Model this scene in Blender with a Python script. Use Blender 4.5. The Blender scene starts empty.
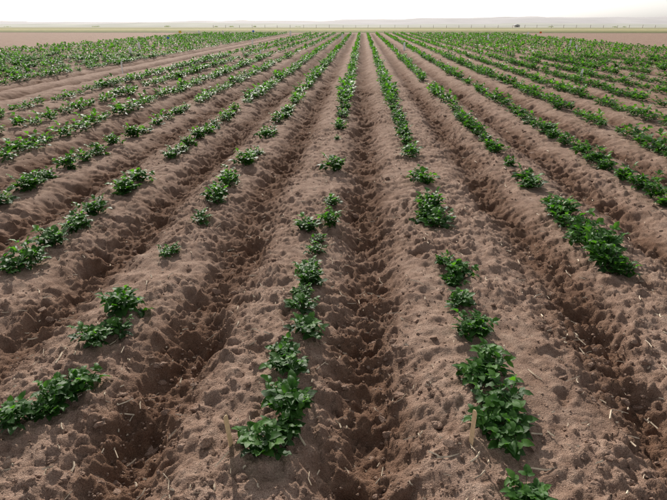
import bpy, math, random
import numpy as np
random.seed(7); rng=np.random.default_rng(7)
scene=bpy.context.scene
COL=scene.collection

# ------------------------------------------------------------------ noise
def _hash(ix,iy,seed):
    ix=ix.astype(np.int64); iy=iy.astype(np.int64)
    h=(ix*374761393+iy*668265263+seed*2147483647)&0xffffffff
    h=((h^(h>>13))*1274126177)&0xffffffff
    h=(h^(h>>16))&0xffffffff
    return h.astype(np.float64)/4294967295.0*2-1
def vn(x,y,seed=0):
    x0=np.floor(x); y0=np.floor(y); fx=x-x0; fy=y-y0
    fx=fx*fx*fx*(fx*(fx*6-15)+10); fy=fy*fy*fy*(fy*(fy*6-15)+10)
    a=_hash(x0,y0,seed); b=_hash(x0+1,y0,seed); c=_hash(x0,y0+1,seed); d=_hash(x0+1,y0+1,seed)
    return (a*(1-fx)+b*fx)*(1-fy)+(c*(1-fx)+d*fx)*fy
def n2(x,y,lam,seed):
    a=0.6+seed*1.3; ca,sa=math.cos(a),math.sin(a)
    return vn((x*ca-y*sa)/lam,(x*sa+y*ca)/lam,seed)
def worley(x,y,lam,seed):
    X=x/lam; Y=y/lam; x0=np.floor(X); y0=np.floor(Y)
    best=np.full(X.shape,9.0); rr=np.zeros(X.shape); tilt=np.zeros(X.shape)
    for dx in(-1,0,1):
        for dy in(-1,0,1):
            cx=x0+dx; cy=y0+dy
            px=cx+.5+.45*_hash(cx,cy,seed); py=cy+.5+.45*_hash(cx,cy,seed+17)
            ang=_hash(cx,cy,seed+5)*3.14; sx=np.cos(ang); sy=np.sin(ang)
            u=(X-px)*sx+(Y-py)*sy; v=-(X-px)*sy+(Y-py)*sx
            d=np.maximum(np.abs(u)*1.15+.25*np.abs(v),np.abs(v)*.95+.35*np.abs(u))**2
            m=d<best; best=np.where(m,d,best); rr=np.where(m,_hash(cx,cy,seed+31)*.5+.5,rr); tilt=np.where(m,u,tilt)
    return np.sqrt(best),rr,tilt

# ------------------------------------------------------------------ rows
S=0.91
rowsL=[-2.96-S*k for k in range(0,17)]
rowsR=[2.52+S*k for k in range(0,15)]
ROWS=sorted(rowsL+[-2.05,-1.20,-0.285,0.57,1.55]+rowsR)
ROWS=np.array(ROWS)
furr=(ROWS[1:]+ROWS[:-1])/2
def setf(a,b):
    i=np.argmin(abs(furr-a)); furr[i]=b
setf(.14,.05); setf(1.06,1.17); setf(-.74,-.80)
furr=np.concatenate([[ROWS[0]-S/2],furr,[ROWS[-1]+S/2]])
XL,XR=furr[0],furr[-1]
YEND=66.0
pits=[(.03,1.62,.085,.045),(.06,1.86,.06,.035),(.02,2.2,.07,.035),(1.17,1.78,.09,.05),(1.2,2.35,.11,.045),(1.17,1.35,.09,.045),
      (-.80,1.5,.12,.06),(-.76,2.15,.10,.045),(-.66,2.22,.06,.035),(-.86,1.9,.08,.035),(.0,1.33,.07,.035)]
for f in furr:
    if abs(f)<8:
        y=2.2+random.random()*.3
        while y<18:
            pits.append((f+random.uniform(-.1,.1),y,random.uniform(.04,.10),random.uniform(.015,.05)))
            y+=random.uniform(.18,.45)
        y=1.4
        while y<14:
            pits.append((f+random.choice([-1,1])*random.uniform(.12,.42),y,random.uniform(.025,.07),random.uniform(.006,.022)))
            y+=random.uniform(.16,.45)
def lod(lam,cell): return np.clip((lam/cell-1.6)/1.4,0,1)
def H(x,y,cell):
    x=np.asarray(x,float); y=np.asarray(y,float); cell=np.broadcast_to(cell,x.shape)
    xw=x+.03*n2(x*.3,y,.9,3)+.026*n2(x,y,.28,4)+.020*n2(x,y,.10,44)+.008*n2(x,y,.04,45)
    u=np.full(x.shape,9.0)
    for f in furr: u=np.minimum(u,np.abs(xw-f))
    infield=np.clip((x-XL+.6)/.6,0,1)*np.clip((XR+.6-x)/.6,0,1)*np.clip((YEND-y)/1.5,0,1)
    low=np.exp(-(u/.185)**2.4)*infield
    z=-.100*low*(1+.35*n2(x,y,.7,9))
    z+= .012*n2(x,y,.6,11)+.012*n2(x,y,.21,12)*lod(.21,cell)
    rough=np.clip(.66+.75*low+.55*n2(x,y,.45,13),.3,2)
    for lam,amp,sd in((.15,.024,60),(.085,.020,61),(.048,.0145,62),(.026,.009,63),(.016,.006,64)):
        w=lod(lam,cell)
        if w.max()<=0: continue
        wx=x+.3*lam*n2(x,y,lam*.7,sd+10); wy=y+.3*lam*n2(x,y,lam*.7,sd+20)
        z+=w*rough*amp*(.45-np.abs(n2(wx,wy,lam,sd)))
    for lam,amp,sd in((.12,.018,5),(.07,.021,6),(.040,.0165,7),(.024,.011,8)):
        w=lod(lam*.8,cell)
        if w.max()<=0: continue
        wx=x+.4*lam*n2(x,y,lam*.5,sd+40); wy=y+.4*lam*n2(x,y,lam*.5,sd+50)
        d,r,t=worley(wx,wy,lam,sd)
        b=np.clip((1-(d/.62))*2.4,0,1)*np.clip((r-.35)/.65,0,1)*(1+.7*t)
        dens=np.clip(.46+.9*low+1.3*n2(x,y,.40,90),0,1)
        z+=w*amp*b*dens
    return z,low
def pit_apply(xs,ys,z,low):
    for (px,py,r,d) in pits:
        i0,i1=np.searchsorted(xs,[px-2.2*r,px+2.2*r]); j0,j1=np.searchsorted(ys,[py-2.6*r,py+2.6*r])
        if i1-i0<2 or j1-j0<2: continue
        X,Y=np.meshgrid(xs[i0:i1],ys[j0:j1])
        q=np.sqrt(((X-px)/r)**2+((Y-py)/(1.25*r))**2)+.55*n2(X,Y,.07,21)+.25*n2(X,Y,.025,22)
        q=np.maximum(q,0)
        dep=-d*np.exp(-(q/.85)**3)+.25*d*np.exp(-((q-1.35)/.33)**2)
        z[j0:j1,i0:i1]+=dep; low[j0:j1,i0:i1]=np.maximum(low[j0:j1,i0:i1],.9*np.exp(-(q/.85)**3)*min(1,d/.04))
xs=list(np.arange(-2.0,2.0,.0082)); 
def grow(start,maxd,fn):
    out=[];v=start
    while v<maxd:
        v+=fn(v); out.append(v)
    return out
right=grow(2.0,17.5,lambda v:min(.0082*(1+(v-2.0)*1.1),.065))
right+=grow(right[-1],2600,lambda v:.06+(v-17.5)*.12)
left=grow(2.0,20,lambda v:min(.0082*(1+(v-2.0)*1.1),.065))
left+=grow(left[-1],2600,lambda v:.06+(v-20)*.12)
xs=np.array([-v for v in left[::-1]]+xs+right)
ys=np.array([-60,-20,-8,-4,-2,-1,-.5,-.2]+list(np.arange(0,.9,.03)))
y2=grow(.9,90,lambda v:.0045+.0027*max(v,1)if v<12 else .0369+.018*(v-12))
y2+=grow(y2[-1],3200,lambda v:1.4+(v-90)*.08)
ys=np.concatenate([ys,y2])
def fall(Y):
    return -.0105*np.clip(Y-95,0,1500)
NX,NY=len(xs),len(ys); print('grid',NX,NY)
Z=np.zeros((NY,NX)); LOW=np.zeros((NY,NX))
cx=np.gradient(xs); cy=np.gradient(ys)
for j0 in range(0,NY,100):
    j1=min(NY,j0+100)
    X,Y=np.meshgrid(xs,ys[j0:j1]); C=np.maximum(cx[None,:],cy[j0:j1,None]*.7)
    z,l=H(X,Y,C); Z[j0:j1]=z; LOW[j0:j1]=l
pit_apply(xs,ys,Z,LOW)
XX,YY=np.meshgrid(xs,ys)
Zt=Z+fall(YY)
def ground_z(x,y):
    i=min(max(np.searchsorted(xs,x),1),NX-1); j=min(max(np.searchsorted(ys,y),1),NY-1)
    return float(Zt[j,i])

def mesh_from(name,V,F,mats,smooth=True,coll=True):
    me=bpy.data.meshes.new(name)
    V=np.ascontiguousarray(V,dtype=np.float32); F=np.ascontiguousarray(F,dtype=np.int32)
    m,k=F.shape
    me.vertices.add(len(V)); me.vertices.foreach_set('co',V.ravel())
    me.loops.add(m*k); me.loops.foreach_set('vertex_index',F.ravel())
    me.polygons.add(m); me.polygons.foreach_set('loop_start',np.arange(0,m*k,k,dtype=np.int32))
    me.polygons.foreach_set('use_smooth',np.full(m,smooth))
    me.update(calc_edges=True)
    for mt in mats: me.materials.append(mt)
    return me
def obj(name,me,loc=(0,0,0)):
    o=bpy.data.objects.new(name,me); o.location=loc; COL.objects.link(o); return o

# ------------------------------------------------------------------ materials
def newmat(name):
    m=bpy.data.materials.new(name); m.use_nodes=True
    nt=m.node_tree; b=nt.nodes['Principled BSDF']; return m,nt,b
def N(nt,t,**k):
    n=nt.nodes.new(t)
    for a,v in k.items(): setattr(n,a,v)
    return n
def ramp(nt,stops):
    r=N(nt,'ShaderNodeValToRGB'); e=r.color_ramp.elements
    while len(e)<len(stops): e.new(.5)
    for el,(p,c) in zip(e,stops): el.position=p; el.color=(*c,1)
    return r
def soil_material(name,ground):
    m,nt,b=newmat(name); L=nt.links.new
    geo=N(nt,'ShaderNodeNewGeometry')
    def noise(sc,det=6,rough=.6):
        n=N(nt,'ShaderNodeTexNoise'); n.inputs['Scale'].default_value=sc; n.inputs['Detail'].default_value=det; n.inputs['Roughness'].default_value=rough
        L(geo.outputs['Position'],n.inputs['Vector']); return n
    big=noise(1.7,3); mid=noise(14,3,.65); fine=noise(140,2,.7); grit=noise(420,1,.6)
    r1=ramp(nt,[(.25,(.170,.108,.078)),(.5,(.295,.202,.155)),(.75,(.45,.335,.265))])
    a=N(nt,'ShaderNodeMath',operation='ADD')
    mm=N(nt,'ShaderNodeMath',operation='MULTIPLY'); mm.inputs[1].default_value=.6; L(mid.outputs['Fac'],mm.inputs[0])
    m2=N(nt,'ShaderNodeMath',operation='MULTIPLY'); m2.inputs[1].default_value=.4; L(fine.outputs['Fac'],m2.inputs[0])
    L(mm.outputs[0],a.inputs[0]); L(m2.outputs[0],a.inputs[1]); L(a.outputs[0],r1.inputs['Fac'])
    r2=ramp(nt,[(.33,(.5,.47,.45)),(.5,(1,1,1)),(.68,(1.5,1.48,1.45))])
    L(grit.outputs['Fac'],r2.inputs['Fac'])
    mul=N(nt,'ShaderNodeMix',data_type='RGBA',blend_type='MULTIPLY'); mul.inputs['Factor'].default_value=.85
    L(r1.outputs['Color'],mul.inputs[6]); L(r2.outputs['Color'],mul.inputs[7])
    col=mul.outputs[2]
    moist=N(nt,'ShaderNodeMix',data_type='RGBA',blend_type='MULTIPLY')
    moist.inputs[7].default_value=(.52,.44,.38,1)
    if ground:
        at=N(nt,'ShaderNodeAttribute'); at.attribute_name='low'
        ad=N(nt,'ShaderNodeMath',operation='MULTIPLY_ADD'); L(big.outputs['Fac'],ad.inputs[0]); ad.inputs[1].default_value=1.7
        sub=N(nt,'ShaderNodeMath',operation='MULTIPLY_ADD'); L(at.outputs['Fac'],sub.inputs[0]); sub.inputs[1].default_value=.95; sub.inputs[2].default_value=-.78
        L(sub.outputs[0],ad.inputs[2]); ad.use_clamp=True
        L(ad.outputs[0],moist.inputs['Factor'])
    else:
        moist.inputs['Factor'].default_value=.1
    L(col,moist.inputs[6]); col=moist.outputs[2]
    L(col,b.inputs['Base Color']); b.inputs['Roughness'].default_value=.95
    b.inputs['Specular IOR Level'].default_value=.1
    b1=N(nt,'ShaderNodeBump'); b1.inputs['Strength'].default_value=1; b1.inputs['Distance'].default_value=.008
    hs=N(nt,'ShaderNodeMath',operation='MULTIPLY_ADD'); L(grit.outputs['Fac'],hs.inputs[0]); hs.inputs[1].default_value=.35; L(fine.outputs['Fac'],hs.inputs[2])
    L(hs.outputs[0],b1.inputs['Height']); L(b1.outputs[0],b.inputs['Normal'])
    return m
def far_material():
    m,nt,b=newmat('dry_grassland'); L=nt.links.new
    geo=N(nt,'ShaderNodeNewGeometry'); sep=N(nt,'ShaderNodeSeparateXYZ'); L(geo.outputs['Position'],sep.inputs[0])
    big2=N(nt,'ShaderNodeTexNoise'); big2.inputs['Scale'].default_value=.05; big2.inputs['Detail'].default_value=6
    mp=N(nt,'ShaderNodeMapping'); mp.inputs['Scale'].default_value=(.25,1,1); L(geo.outputs['Position'],mp.inputs['Vector']); L(mp.outputs[0],big2.inputs['Vector'])
    ym=N(nt,'ShaderNodeMath',operation='MULTIPLY_ADD'); L(big2.outputs['Fac'],ym.inputs[0]); ym.inputs[1].default_value=10; L(sep.outputs['Y'],ym.inputs[2])
    mr=N(nt,'ShaderNodeMapRange'); mr.inputs['From Min'].default_value=72; mr.inputs['From Max'].default_value=472; L(ym.outputs[0],mr.inputs['Value'])
    far=ramp(nt,[(0,(.26,.18,.14)),(.012,(.10,.11,.045)),(.03,(.20,.20,.09)),(.07,(.38,.34,.19)),(.16,(.31,.31,.15)),(.24,(.12,.14,.07)),(.30,(.32,.30,.19)),(.5,(.38,.36,.26)),(.75,(.25,.27,.19)),(1,(.38,.36,.30))])
    L(mr.outputs[0],far.inputs['Fac'])
    v=N(nt,'ShaderNodeTexNoise'); v.inputs['Scale'].default_value=1.2; v.inputs['Detail'].default_value=5; L(geo.outputs['Position'],v.inputs['Vector'])
    vm=ramp(nt,[(.3,(.7,.7,.7)),(.7,(1.25,1.2,1.15))]); L(v.outputs['Fac'],vm.inputs['Fac'])
    fm=N(nt,'ShaderNodeMix',data_type='RGBA',blend_type='MULTIPLY'); fm.inputs['Factor'].default_value=1
    L(far.outputs['Color'],fm.inputs[6]); L(vm.outputs['Color'],fm.inputs[7]); L(fm.outputs[2],b.inputs['Base Color']); b.inputs['Roughness'].default_value=1; b.inputs['Specular IOR Level'].default_value=.1
    return m
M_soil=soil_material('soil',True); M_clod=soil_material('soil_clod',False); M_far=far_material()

def leaf_material(name,c0,c1,c2):
    m,nt,b=newmat(name); L=nt.links.new
    at=N(nt,'ShaderNodeAttribute'); at.attribute_name='tint'
    geo=N(nt,'ShaderNodeNewGeometry')
    n=N(nt,'ShaderNodeTexNoise'); n.inputs['Scale'].default_value=70; n.inputs['Detail'].default_value=1; L(geo.outputs['Position'],n.inputs['Vector'])
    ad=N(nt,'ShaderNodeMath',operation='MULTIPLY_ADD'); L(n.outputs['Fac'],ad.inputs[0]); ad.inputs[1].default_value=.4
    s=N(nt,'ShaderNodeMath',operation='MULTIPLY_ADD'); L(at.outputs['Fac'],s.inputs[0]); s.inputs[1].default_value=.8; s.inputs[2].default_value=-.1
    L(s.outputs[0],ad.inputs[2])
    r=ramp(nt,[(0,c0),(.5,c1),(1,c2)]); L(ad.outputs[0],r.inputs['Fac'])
    L(r.outputs['Color'],b.inputs['Base Color']); b.inputs['Roughness'].default_value=.52; b.inputs['Specular IOR Level'].default_value=.24
    tr=N(nt,'ShaderNodeBsdfTranslucent')
    tm=N(nt,'ShaderNodeMix',data_type='RGBA',blend_type='MULTIPLY'); tm.inputs['Factor'].default_value=1; tm.inputs[7].default_value=(2.1,2.7,.5,1)
    L(r.outputs['Color'],tm.inputs[6]); L(tm.outputs[2],tr.inputs['Color'])
    mx=N(nt,'ShaderNodeMixShader'); mx.inputs[0].default_value=.38
    out=nt.nodes['Material Output']; L(b.outputs[0],mx.inputs[1]); L(tr.outputs[0],mx.inputs[2]); L(mx.outputs[0],out.inputs['Surface'])
    bp=N(nt,'ShaderNodeBump'); bp.inputs['Strength'].default_value=.5; bp.inputs['Distance'].default_value=.003
    L(n.outputs['Fac'],bp.inputs['Height']); L(bp.outputs[0],b.inputs['Normal'])
    return m
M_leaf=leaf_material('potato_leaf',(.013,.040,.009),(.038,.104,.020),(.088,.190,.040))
def plain(name,c,rough=.8,scale=40,var=.3):
    m,nt,b=newmat(name); L=nt.links.new
    geo=N(nt,'ShaderNodeNewGeometry'); n=N(nt,'ShaderNodeTexNoise'); n.inputs['Scale'].default_value=scale; n.inputs['Detail'].default_value=5; L(geo.outputs['Position'],n.inputs['Vector'])
    r=ramp(nt,[(.3,tuple(v*(1-var) for v in c)),(.7,tuple(v*(1+var) for v in c))]); L(n.outputs['Fac'],r.inputs['Fac']); L(r.outputs['Color'],b.inputs['Base Color']); b.inputs['Roughness'].default_value=rough
    return m

# ------------------------------------------------------------------ ground
V=np.stack([XX,YY,Zt],-1).reshape(-1,3)
ii=np.arange(NY-1)[:,None]*NX+np.arange(NX-1)[None,:]
F=np.stack([ii,ii+1,ii+1+NX,ii+NX],-1).reshape(-1,4)
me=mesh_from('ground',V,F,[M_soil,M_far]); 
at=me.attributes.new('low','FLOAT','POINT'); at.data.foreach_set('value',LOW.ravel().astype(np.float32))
mi=np.repeat((ys[:-1]>68).astype(np.int32),NX-1); me.polygons.foreach_set('material_index',mi)
obj('ground',me)

# ------------------------------------------------------------------ clods
import bmesh
def ico(s):
    bm=bmesh.new(); bmesh.ops.create_icosphere(bm,subdivisions=s,radius=1); bm.verts.ensure_lookup_table()
    v=np.array([v.co[:] for v in bm.verts]); f=np.array([[v.index for v in f.verts] for f in bm.faces]); bm.free(); return v,f
ico1V,ico1F=ico(1); ico3V,ico3F=ico(3)
def rotmats(n):
    q=rng.normal(size=(n,4)); q/=np.linalg.norm(q,axis=1)[:,None]; w,x,y,z=q.T
    return np.stack([np.stack([1-2*(y*y+z*z),2*(x*y-z*w),2*(x*z+y*w)],-1),np.stack([2*(x*y+z*w),1-2*(x*x+z*z),2*(y*z-x*w)],-1),np.stack([2*(x*z-y*w),2*(y*z+x*w),1-2*(x*x+y*y)],-1)],1)
def clods(n,V0,F0,sizefn,ymax,emb,lump,extra=()):
    variants=[]
    for k in range(14):
        o=rng.uniform(0,50,3)
        f=np.ones(len(V0))
        for a,fr in lump:
            f=f+a*vn(V0[:,0]*fr+V0[:,2]*.7*fr+o[0],V0[:,1]*fr-V0[:,2]*.6*fr+o[1],k+int(fr*10))
        v=V0*f[:,None]
        for _ in range(4):
            nn=rng.normal(size=3); nn/=np.linalg.norm(nn); dd=v@nn-rng.uniform(.55,.8); v=v-np.clip(dd,0,9)[:,None]*nn
        variants.append(v)
    Vs=[];R=rotmats(n+len(extra));k=0
    for (x,y,s) in extra:
        v=(variants[k%14]@R[k].T)*np.array([1,.85,.75])*s+(x,y,ground_z(x,y)+s*.25); Vs.append(v); k+=1
    n+=len(extra)
    while k<n:
        y=1.0+(rng.random()**1.7)*ymax; x=rng.uniform(-1,1)*(1.2+.62*y)
        u=np.min(abs(furr-x))
        p=.25+.75*math.exp(-(u/.25)**2)
        p*=.3+.7*(vn(np.array(x*3.),np.array(y*3.),88)>-.1)
        if rng.random()>p: continue
        s=sizefn()
        v=(variants[k%14]@R[k].T)*np.array([1,rng.uniform(.7,1),rng.uniform(.6,.85)])*s
        v+= (x,y,ground_z(x,y)+s*emb); Vs.append(v); k+=1
    F=(F0[None]+(np.arange(n)*len(V0))[:,None,None]).reshape(-1,3)
    return np.concatenate(Vs),F
v1,f1=clods(20000,ico1V,ico1F,lambda:.0022+.0055*rng.random()**2,7,.1,[(.3,1.5)])
v2,f2=clods(1800,ico3V,ico3F,lambda:.008+.018*rng.random()**2.8,8,.0,[(.45,1.1),(.22,2.6),(.12,6)],
   extra=[(-.07,1.345,.028),(1.13,1.9,.03),(1.3,2.1,.026),(-.05,1.28,.016),(.98,1.42,.02),(-.98,1.32,.022)])
obj('soil_clods',mesh_from('soil_clods',np.concatenate([v1,v2]),np.concatenate([f1,f2+len(v1)]),[M_clod],smooth=False))

# straw bits
M_straw=plain('straw',(.56,.46,.34),.8,30,.35)
Vs=[];Fs=[];b0=0
for k in range(2000):
    y=1.1+(random.random()**1.4)*8; x=random.uniform(-1,1)*(1+.6*y)
    L_=random.choice([.012,.015,.02,.03,.04,.06,.09])*random.uniform(.6,1.1); w=random.uniform(.0012,.0036); a=random.uniform(0,math.pi)
    if random.random()<.2: a=math.pi/2+random.uniform(-.7,.7)
    d=np.array([math.cos(a),math.sin(a),random.uniform(-.15,.15)]); n=np.array([-math.sin(a),math.cos(a),0])
    c=np.array([x,y,ground_z(x,y)+.008])
    bend=n*random.uniform(-.15,.15)*L_
    for t in(-.5,0,.5):
        p=c+d*L_*t+bend*(1-4*t*t)
        Vs+= [p-n*w,p+n*w,p+(0,0,w*1.4)]
    for s in(0,3):
        for (i,j) in((0,1),(1,2),(2,0)):
            Fs.append([b0+s+i,b0+s+j,b0+s+3+j,b0+s+3+i])
    b0+=9
obj('straw_litter',mesh_from('straw_litter',np.array(Vs),np.array(Fs),[M_straw],smooth=False))

# ------------------------------------------------------------------ plants
def norm(v): return v/math.sqrt(v[0]*v[0]+v[1]*v[1]+v[2]*v[2])
def leaflet(orig,d,up,L,W,ts,ws,curl,fold,tw):
    d=norm(d); side=norm(np.cross(d,up)); nrm=np.cross(side,d)
    V=[]
    for k,(t,w) in enumerate(zip(ts,ws)):
        c=orig+d*L*t+nrm*(curl*L*(.35*t-t*t))
        rip=.10*W*(1 if k%2 else -1)*tw
        e=side*W*.5*w; f=nrm*(fold*W*.5*w)
        V+= [c-e+f+nrm*rip,c,c+e+f-nrm*rip]
    return V
def build_plant(level,rs):
    r=random.Random(rs)
    V=[];F=[];T=[]
    if level==0: ts=(0,.18,.42,.68,.88,1); ws=(.08,.75,1.0,.80,.42,.02)
    else: ts=(0,.45,1); ws=(.15,1,.1)
    def add(orig,d,up,L,W,tint):
        curl=r.uniform(.1,.8); fold=r.uniform(.05,.6)
        b=len(V); V.extend(leaflet(orig,d,up,L,W,ts,ws,curl,fold,r.uniform(.2,1))); T.extend([tint]*(3*len(ts)))
        for k in range(len(ts)-1):
            a=b+3*k; F.append([a,a+1,a+4,a+3]); F.append([a+1,a+2,a+5,a+4])
    def stem(p,q,w,tint):
        d=norm(q-p); s=norm(np.cross(d,np.array([.3,.2,1.]))); n=np.cross(s,d)
        b=len(V)
        for c in(p,q):
            for a in(0,2.1,4.2): V.append(c+w*(s*math.cos(a)+n*math.sin(a))); T.append(tint)
        for i in range(3):
            j=(i+1)%3; F.append([b+i,b+j,b+3+j,b+3+i])
    Z3=np.array([0,0,1.])
    ns=[r.randint(4,7),5,4][level]
    for s in range(ns):
        az=s*2.4+r.uniform(-.6,.6); tilt=r.uniform(.15,.9) if s else .08
        sd=norm(np.array([math.cos(az)*math.sin(tilt),math.sin(az)*math.sin(tilt),math.cos(tilt)]))
        SL=r.uniform(.055,.125); base=np.array([math.cos(az)*.02*r.random(),math.sin(az)*.02*r.random(),-.01])
        if level==0: stem(base,base+sd*SL,.0030,.55)
        nl=[r.randint(4,6),4,2][level]
        for l in range(nl):
            h=(l+1)/nl; p=base+sd*SL*h
            a2=l*2.39+az+r.uniform(-.4,.4)
            el=r.uniform(.05,.55)+ (.6 if l==nl-1 else 0)*r.random()
            ld=norm(np.array([math.cos(a2)*math.cos(el),math.sin(a2)*math.cos(el),math.sin(el)])+sd*.3)
            RL=r.uniform(.03,.065)*(1.15-.45*h)
            q=p+ld*RL+Z3*(-.12*RL)
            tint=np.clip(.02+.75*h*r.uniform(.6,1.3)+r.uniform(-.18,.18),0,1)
            side=norm(np.cross(ld,Z3))
            up=norm(Z3+.35*np.array([r.uniform(-1,1),r.uniform(-1,1),0]))
            g=lambda a,b:r.uniform(a,b)
            if level==0:
                stem(p,q,.0014,.6)
                LL=g(.038,.064)*(1.1-.3*h)
                add(q,ld,up,LL,LL*g(.62,.82),tint)
                for t,k in((.85,.85),(.4,.62)):
                    if k<.7 and r.random()<.35: continue
                    o=p+(q-p)*t
                    for sg in(-1,1):
                        add(o,norm(ld*g(.2,.6)+side*sg+Z3*g(-.35,.35)),norm(up+.35*side*sg*g(-1,1)),LL*k*g(.85,1.1),LL*k*g(.62,.82),np.clip(tint+g(-.15,.15),0,1))
            elif level==1:
                LL=g(.05,.066)
                add(q,ld,up,LL,LL*.75,tint)
                for sg in(-1,1): add(p+(q-p)*.6,norm(ld*.5+side*sg+Z3*g(-.3,.3)),up,LL*.9,LL*.65,np.clip(tint+g(-.12,.12),0,1))
            else:
                LL=g(.07,.10)
                add(p,norm(ld+Z3*g(-.2,.2)),up,LL,LL*.8,tint)
    return np.array(V),np.array(F),np.array(T)
def plant_mesh(name,V,F,T):
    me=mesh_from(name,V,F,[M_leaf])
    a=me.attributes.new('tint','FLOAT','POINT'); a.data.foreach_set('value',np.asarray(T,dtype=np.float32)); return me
near_meshes=[plant_mesh('potato_plant_%d'%k,*build_plant(0,100+k)) for k in range(14)]
MID=[build_plant(1,200+k) for k in range(8)]; FAR=[build_plant(2,300+k) for k in range(8)]
cnt=0
SINY=.046
def put_plant(X,D,dia,dx=0):
    global cnt
    Y=D+X*SINY
    x=X+dx
    o=obj('potato_plant',near_meshes[(cnt*5)%14]); cnt+=1
    zz=np.mean([ground_z(x+a,Y+b) for a in(-.04,0,.04) for b in(-.04,0,.04)])
    o.location=(x,Y,zz)
    s=dia/.25; o.scale=(s,s,s*random.uniform(.85,1.15)); o.rotation_euler=(random.uniform(-.12,.12),random.uniform(-.12,.12),random.uniform(0,6.28))
J=lambda a:random.uniform(-a,a)
A=[(1.47,.22,-.03),(1.56,.18,.02),(1.69,.23,.03),(1.79,.15,-.01),(1.94,.21,-.01),(2.05,.15,-.04),(2.21,.22,.04),(2.46,.18,.0),(2.6,.12,-.03),(2.76,.2,.03),(3.0,.18,.0),(3.24,.18,0),(3.42,.13,.02),(3.62,.22,-.08),(3.73,.24,.06),(4.27,.2,.06),(5.29,.28,.02),(6.9,.12,0),(7.6,.2,0),(7.97,.24,-.02),(8.5,.26,.02),(8.9,.22,0),(9.27,.28,0)]
B=[(1.23,.20,-.02),(1.54,.22,-.01),(1.60,.18,-.06),(1.71,.22,.0),(1.86,.2,-.08),(1.94,.22,.0),(2.22,.22,-.02),(2.31,.13,.02),(2.51,.2,-.02),(2.80,.16,-.02),(2.895,.24,.01),(3.03,.15,-.03),(3.72,.26,.03),(3.85,.24,-.06),(4.03,.26,.0),(4.85,.26,.02),(5.05,.2,0),(5.87,.28,0),(6.15,.2,0),(6.6,.22,0),(7.04,.28,0),(7.5,.22,0),(7.97,.28,0),(8.35,.26,0),(8.8,.26,0),(9.27,.28,0)]
Dd=[(2.92,.2,.03),(3.0,.24,-.02),(3.19,.28,.02),(3.35,.26,-.03),(3.5,.28,.02),(3.75,.26,-.05),(3.96,.32,0),(4.2,.2,0),(4.75,.27,.02),(4.92,.28,0),(5.54,.2,0),(6.1,.24,0),(6.41,.28,0),(6.8,.26,0),(7.18,.28,0),(7.6,.28,0),(8.0,.28,0),(8.4,.28,0),(8.8,.28,0),(9.2,.28,0)]
E=[(4.2,.26,0),(4.45,.28,0),(4.73,.28,0),(5.0,.25,0),(5.41,.28,0),(5.7,.28,0),(6.02,.28,0),(6.3,.26,0),(6.6,.28,0),(7.0,.3,0),(7.35,.28,0),(7.7,.28,0),(8.1,.28,0),(8.4,.28,0),(8.8,.28,0),(9.2,.28,0)]
C=[(1.24,.17,.0),(1.60,.19,-.06),(1.66,.16,.02),(1.73,.17,.03),(1.81,.2,.06),(2.14,.2,-.02),(2.22,.18,.05),(2.43,.24,.02),(2.5,.16,-.05),(3.19,.14,.0),(3.77,.2,.03),(4.25,.18,.02),(4.36,.26,0),(4.75,.24,.03),(4.95,.26,-.03),(5.5,.28,0),(5.75,.26,0),(6.05,.2,.02),(7.0,.28,0),(7.3,.24,0),(8.15,.28,0),(8.5,.26,0),(8.9,.28,0),(9.25,.28,0)]
G=[(2.98,.26,-.02),(3.1,.26,0),(3.38,.27,0),(3.6,.2,0),(3.73,.24,0),(4.03,.24,0),(4.5,.26,0),(4.62,.26,0),(4.9,.28,0),(5.9,.26,0),(6.13,.26,0),(6.5,.22,0),(6.84,.26,0),(7.3,.28,0),(7.7,.28,0),(8.2,.26,0),(8.6,.28,0),(9.1,.28,0)]
Hh=[(4.22,.28,0),(4.6,.28,0),(4.75,.28,0),(5.0,.2,0),(5.41,.28,0),(5.7,.24,0),(6.02,.28,0),(6.5,.22,0),(7.04,.28,0),(7.4,.24,0),(7.97,.28,0),(8.4,.26,0),(8.9,.28,0),(9.3,.26,0)]
listed={-.285:A,.57:B,1.55:Dd,2.52:E,-1.20:C,-2.05:G,-2.96:Hh}
for X,lst in listed.items():
    for D,dia,dx in lst: put_plant(X,D,dia*1.06*random.uniform(.92,1.08),dx+J(.012))
SKIP=[r for r in ROWS if -7.9<r<-6.2]
for X in ROWS:
    if any(abs(X-s)<.01 for s in SKIP): continue
    isl=any(abs(X-k)<.01 for k in listed)
    y=9.6 if isl else 2.0
    Vs=[];Fs=[];Ts=[];b0=0
    while y<YEND-2:
        y+=.25*random.uniform(.75,1.3)
        g=float(vn(np.array(X*3.1),np.array(y*.35),77))
        if random.random()<(.08 if g>-.5 else .4): continue
        src=(MID if y<24 else FAR)[random.randrange(8)]
        s=random.choice([.19,.25,.30,.36])*random.uniform(.9,1.1)/.235
        a=random.uniform(0,6.28); c_,s_=math.cos(a),math.sin(a)
        v=src[0]*s; v=np.stack([v[:,0]*c_-v[:,1]*s_,v[:,0]*s_+v[:,1]*c_,v[:,2]],-1)
        x=X+J(.04); v=v+(x,y,ground_z(x,y)+.01)
        Vs.append(v);Fs.append(src[1]+b0);Ts.append(np.clip(src[2]+random.uniform(-.12,.12),0,1)); b0+=len(v)
    obj('potato_crop_row',plant_mesh('potato_crop_row',np.concatenate(Vs),np.concatenate(Fs),np.concatenate(Ts)))

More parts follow.
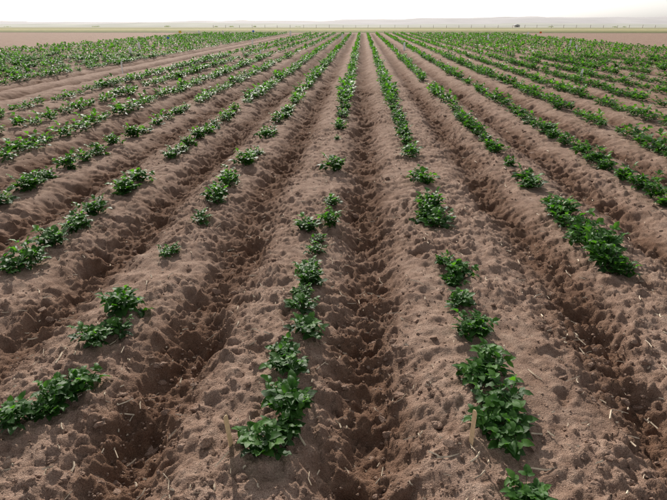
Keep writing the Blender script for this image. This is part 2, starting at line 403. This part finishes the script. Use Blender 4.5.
# ------------------------------------------------------------------ stakes
M_wood=plain('stake_wood',(.72,.52,.31),.65,90,.15)
def join_parts(name,parts,loc):
    me=bpy.data.meshes.new(name); V=[];F=[];mi=[];mats=[]
    for v,f,m in parts:
        if m not in mats: mats.append(m)
        b=len(V); V+= [tuple(p) for p in v]; F+= [[i+b for i in q] for q in f]; mi+= [mats.index(m)]*len(f)
    me.from_pydata(V,[],F); 
    for m in mats: me.materials.append(m)
    me.polygons.foreach_set('material_index',mi); me.update()
    return obj(name,me,loc)
def stake(X,D,h,tiltx,tilty,rz):
    w,t=.0095,.0014
    out=[(-w,-.05),(w,-.05),(w,h-.008)]+[(w*math.cos(a),h-.008+.009*math.sin(a)) for a in np.linspace(.3,math.pi-.3,7)]+[(-w,h-.008)]
    n=len(out); V=[(x,-t,z) for x,z in out]+[(x,t,z) for x,z in out]
    F=[list(range(n)),list(range(2*n-1,n-1,-1))]+[[i+n,(i+1)%n+n,(i+1)%n,i] for i in range(n)]
    Y=D+X*SINY
    o=join_parts('wooden_plot_stake',[(V,F,M_wood)],(X,Y,ground_z(X,Y)))
    o.rotation_euler=(tiltx,tilty,rz)
    md=o.modifiers.new('b','BEVEL'); md.width=.0007; md.segments=2
stake(-.43,1.47,.15,.06,-.14,1.0)
stake(.414,1.50,.155,.03,.03,-1.0)

M_white=plain('marker_white',(.8,.8,.78),.6,50,.05); M_yel=plain('marker_yellow',(.75,.55,.04),.6,50,.05); M_blue=plain('marker_blue',(.05,.16,.6),.6,50,.05); M_or=plain('marker_orange',(.75,.16,.03),.6,50,.05)
def box(x0,x1,y0,y1,z0,z1):
    v=[(x,y,z) for z in(z0,z1) for y in(y0,y1) for x in(x0,x1)]
    return v,[[0,2,3,1],[4,5,7,6],[0,1,5,4],[2,6,7,3],[0,4,6,2],[1,3,7,5]]
def marker_flag(X,Y,m,h=.5,k=1.0):
    wv,wf=box(-.006,.006,-.006,.006,-.1,h)
    V=[];F=[]
    for i in range(5):
        t=i/4; dy=.02*math.sin(t*5)*k
        V+= [(.006+t*.11*k,dy,h-.09*k),(.006+t*.11*k,dy,h-.002)]
    for i in range(4): F.append([2*i,2*i+2,2*i+3,2*i+1])
    o=join_parts('marker_flag',[(wv,wf,M_white),(V,F,m)],(X,Y,ground_z(X,Y))); o.rotation_euler=(J(.05),J(.08),J(.6))
def plot_marker(X,Y,h=.3,w=.02):
    v,f=box(-w,w,-.004,.004,-.08,h*.92); v2=[(-w,-.004,h*.92),(w,-.004,h*.92),(0,-.004,h),(-w,.004,h*.92),(w,.004,h*.92),(0,.004,h)]
    o=join_parts('plot_marker_stake',[(v,f,M_white),(v2,[[0,1,2],[5,4,3],[1,4,5,2],[3,0,2,5]],M_white)],(X,Y,ground_z(X,Y))); o.rotation_euler=(J(.08),J(.12),J(.7)+2.6)
for X,Y,m,h,k in((-15,47,M_yel,.6,2.0),(-12.3,36,M_blue,.45,1.3),(-9.5,50,M_blue,.6,1.6),(13.5,45,M_or,.6,1.5)):
    marker_flag(X,Y,m,h,k)
for X,Y,h,w in((-7.0,16.3,.42,.035),(-9.4,23,.42,.045),(-13,54,.5,.09),(10.2,28,.42,.05),(7.6,56,.5,.09),(-6.3,33,.45,.06),(14.6,52,.5,.09),(-16,42,.5,.07),(-7.2,58,.5,.09),(5.5,14.5,.32,.028),(12,34,.45,.06),(-4.3,24,.4,.045),(2.2,30,.42,.05),(-11,28,.42,.055),(-17,60,.5,.09),(9,42,.48,.07),(-1.5,45,.48,.07)):
    plot_marker(X,Y,h,w)

# ------------------------------------------------------------------ distance
M_post=plain('fence_post_wood',(.28,.24,.20),.9,10,.3)
parts=[]
for k in range(60):
    x=-60+k*5.2+J(.4); y=235+.03*x
    h=1.15+J(.12); z=ground_z(x,y)
    v,f=box(x-.06,x+.06,y-.06,y+.06,z-.3,z+h); parts.append((v,f,M_post))
zb=ground_z(0,235)
for zz in(.5,.85,1.1):
    v,f=box(-60,247,0,0.01,0,.01)
    v=[(a,235+.03*a+b,zb+zz+c) for a,b,c in v]; parts.append((v,f,M_post))
join_parts('wire_fence',parts,(0,0,0))
def hills(name,y,x0,x1,base,hf,mat,seed,depth=500):
    nx=240; ny=10; X=np.linspace(x0,x1,nx); T=np.linspace(0,1,ny)
    V=[];
    for t in T:
        prof=math.sin(t*math.pi/2)
        for i,x in enumerate(X):
            V.append((x,y+t*depth,base+prof*hf(x,seed)*(1+.1*float(vn(np.array(x/60.),np.array(t*5.),seed+9)))))
    ii=np.arange(ny-1)[:,None]*nx+np.arange(nx-1)[None,:]
    F=np.stack([ii,ii+1,ii+1+nx,ii+nx],-1).reshape(-1,4)
    obj(name,mesh_from(name,np.array(V),F,[mat]))
M_hill=plain('hazy_hill',(.46,.44,.44),1,.01,.08)  # pale grey base colour has the aerial haze painted in
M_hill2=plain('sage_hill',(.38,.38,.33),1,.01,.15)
def hf1(x,s):
    rise=1/(1+math.exp(-(x-150)/170)); 
    return 13+15*rise+3.5*float(vn(np.array(x/260.),np.array(.5),s))+1.8*float(vn(np.array(x/70.),np.array(.5),s+1))
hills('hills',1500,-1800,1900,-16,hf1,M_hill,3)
def hf2(x,s): return 5.5+2*float(vn(np.array(x/150.),np.array(.5),s))+.8*float(vn(np.array(x/40.),np.array(.5),s+1))
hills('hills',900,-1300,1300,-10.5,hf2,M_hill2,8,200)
M_tree=leaf_material('distant_foliage',(.13,.14,.12),(.17,.18,.15),(.20,.22,.17))  # greens greyed so distance haze is part of the foliage colour
Vs=[];Fs=[];Ts=[];b0=0
def clump(cx,cy,h,w):
    global b0
    z0=ground_z(cx,cy)
    for k in range(90):
        t=rng.random(); r=w*.5*math.sqrt(rng.random())*(1-.5*abs(t-.4)); a=rng.uniform(0,6.28)
        c=np.array([cx+r*math.cos(a),cy+r*math.sin(a),z0+t*h*.85])
        q=rotmats(1)[0]; s=h*.16
        v=np.array([[-s,-s*.6,0],[s,-s*.6,0],[s*.7,s,0],[-s*.7,s,0]])@q.T+c
        Vs.append(v);Fs.append(np.array([[0,1,2,3]])+b0);Ts.append(np.full(4,rng.random()));b0+=4
    v,f=box(cx-.03*h,cx+.03*h,cy-.03*h,cy+.03*h,z0-.3,z0+.5*h)
    Vs.append(np.array(v));Fs.append(np.array(f)+b0);Ts.append(np.full(8,.1));b0+=8
for k in range(8):
    x=rng.uniform(-560,-60); clump(x,rng.uniform(790,860),rng.uniform(1.2,2.4),rng.uniform(6,14))
for k in range(3):
    x=rng.uniform(160,520); clump(x,rng.uniform(790,860),rng.uniform(1.0,2.0),rng.uniform(6,12))
obj('distant_tree_line',plant_mesh('distant_tree_line',np.concatenate(Vs),np.concatenate(Fs),np.concatenate(Ts)))
bpy.data.objects['distant_tree_line'].data.materials[0]=M_tree
M_wall=plain('shed_wall',(.5,.48,.45),.8,.5,.1); M_roof=plain('shed_roof',(.42,.42,.43),.6,.5,.1); M_dark=plain('shed_door',(.15,.15,.15),.7,.5,.1)
def shed(x,y,w,d,h):
    z=ground_z(x,y)-.3
    root=bpy.data.objects.new('farm_shed',None); COL.objects.link(root); root.location=(x,y,z)
    def part(nm,v,f,m):
        me=bpy.data.meshes.new(nm); me.from_pydata(v,[],f); me.materials.append(m); me.update(); o=obj(nm,me); o.parent=root
    v,f=box(-w/2,w/2,-d/2,d/2,0,h); part('walls',v,f,M_wall)
    e=.4; R=h+w*.16
    v=[(-w/2-e,-d/2-e,h+.02),(w/2+e,-d/2-e,h+.02),(w/2+e,d/2+e,h+.02),(-w/2-e,d/2+e,h+.02),(0,-d/2-e,R),(0,d/2+e,R)]
    part('roof',v,[[0,4,5,3],[4,1,2,5],[0,1,4],[3,5,2],[0,3,2,1]],M_roof)
    v,f=box(-w*.18,w*.18,-d/2-.08,-d/2-.02,0.05,h*.75); part('door',v,f,M_dark)
shed(205,790,7,9,3.2)

# ------------------------------------------------------------------ light, sky, camera
SUN_EL=31; SUN_AZ=-18
w=bpy.data.worlds.new('World'); scene.world=w; w.use_nodes=True; nt=w.node_tree
sky=nt.nodes.new('ShaderNodeTexSky'); sky.sky_type='NISHITA'; sky.sun_disc=False
sky.sun_elevation=math.radians(SUN_EL); sky.sun_rotation=math.radians(SUN_AZ); sky.dust_density=1.6; sky.air_density=1.0; sky.ozone_density=1.0
hs=nt.nodes.new('ShaderNodeHueSaturation'); hs.inputs['Saturation'].default_value=.2; hs.inputs['Value'].default_value=1.1
bg=nt.nodes['Background']; nt.links.new(sky.outputs[0],hs.inputs['Color']); nt.links.new(hs.outputs[0],bg.inputs['Color']); bg.inputs['Strength'].default_value=.14
sl=bpy.data.lights.new('sun','SUN'); sl.energy=5.0; sl.angle=math.radians(.5); sl.color=(1,.93,.84)
so=bpy.data.objects.new('sun',sl); COL.objects.link(so)
from mathutils import Vector
e=math.radians(SUN_EL); a=math.radians(SUN_AZ)
d=Vector((math.sin(a)*math.cos(e),math.cos(a)*math.cos(e),math.sin(e)))
so.rotation_euler=(-d).to_track_quat('-Z','Y').to_euler()
cam=bpy.data.cameras.new('camera'); co=bpy.data.objects.new('camera',cam); COL.objects.link(co); scene.camera=co
cam.sensor_width=36; cam.lens=36*540/667; cam.clip_end=8000; cam.clip_start=.05
co.location=(0,0,1.40); co.rotation_euler=(math.radians(90-23.07),0,math.radians(2.82))
scene.view_settings.view_transform='Standard'; scene.view_settings.look='None'; scene.view_settings.exposure=0
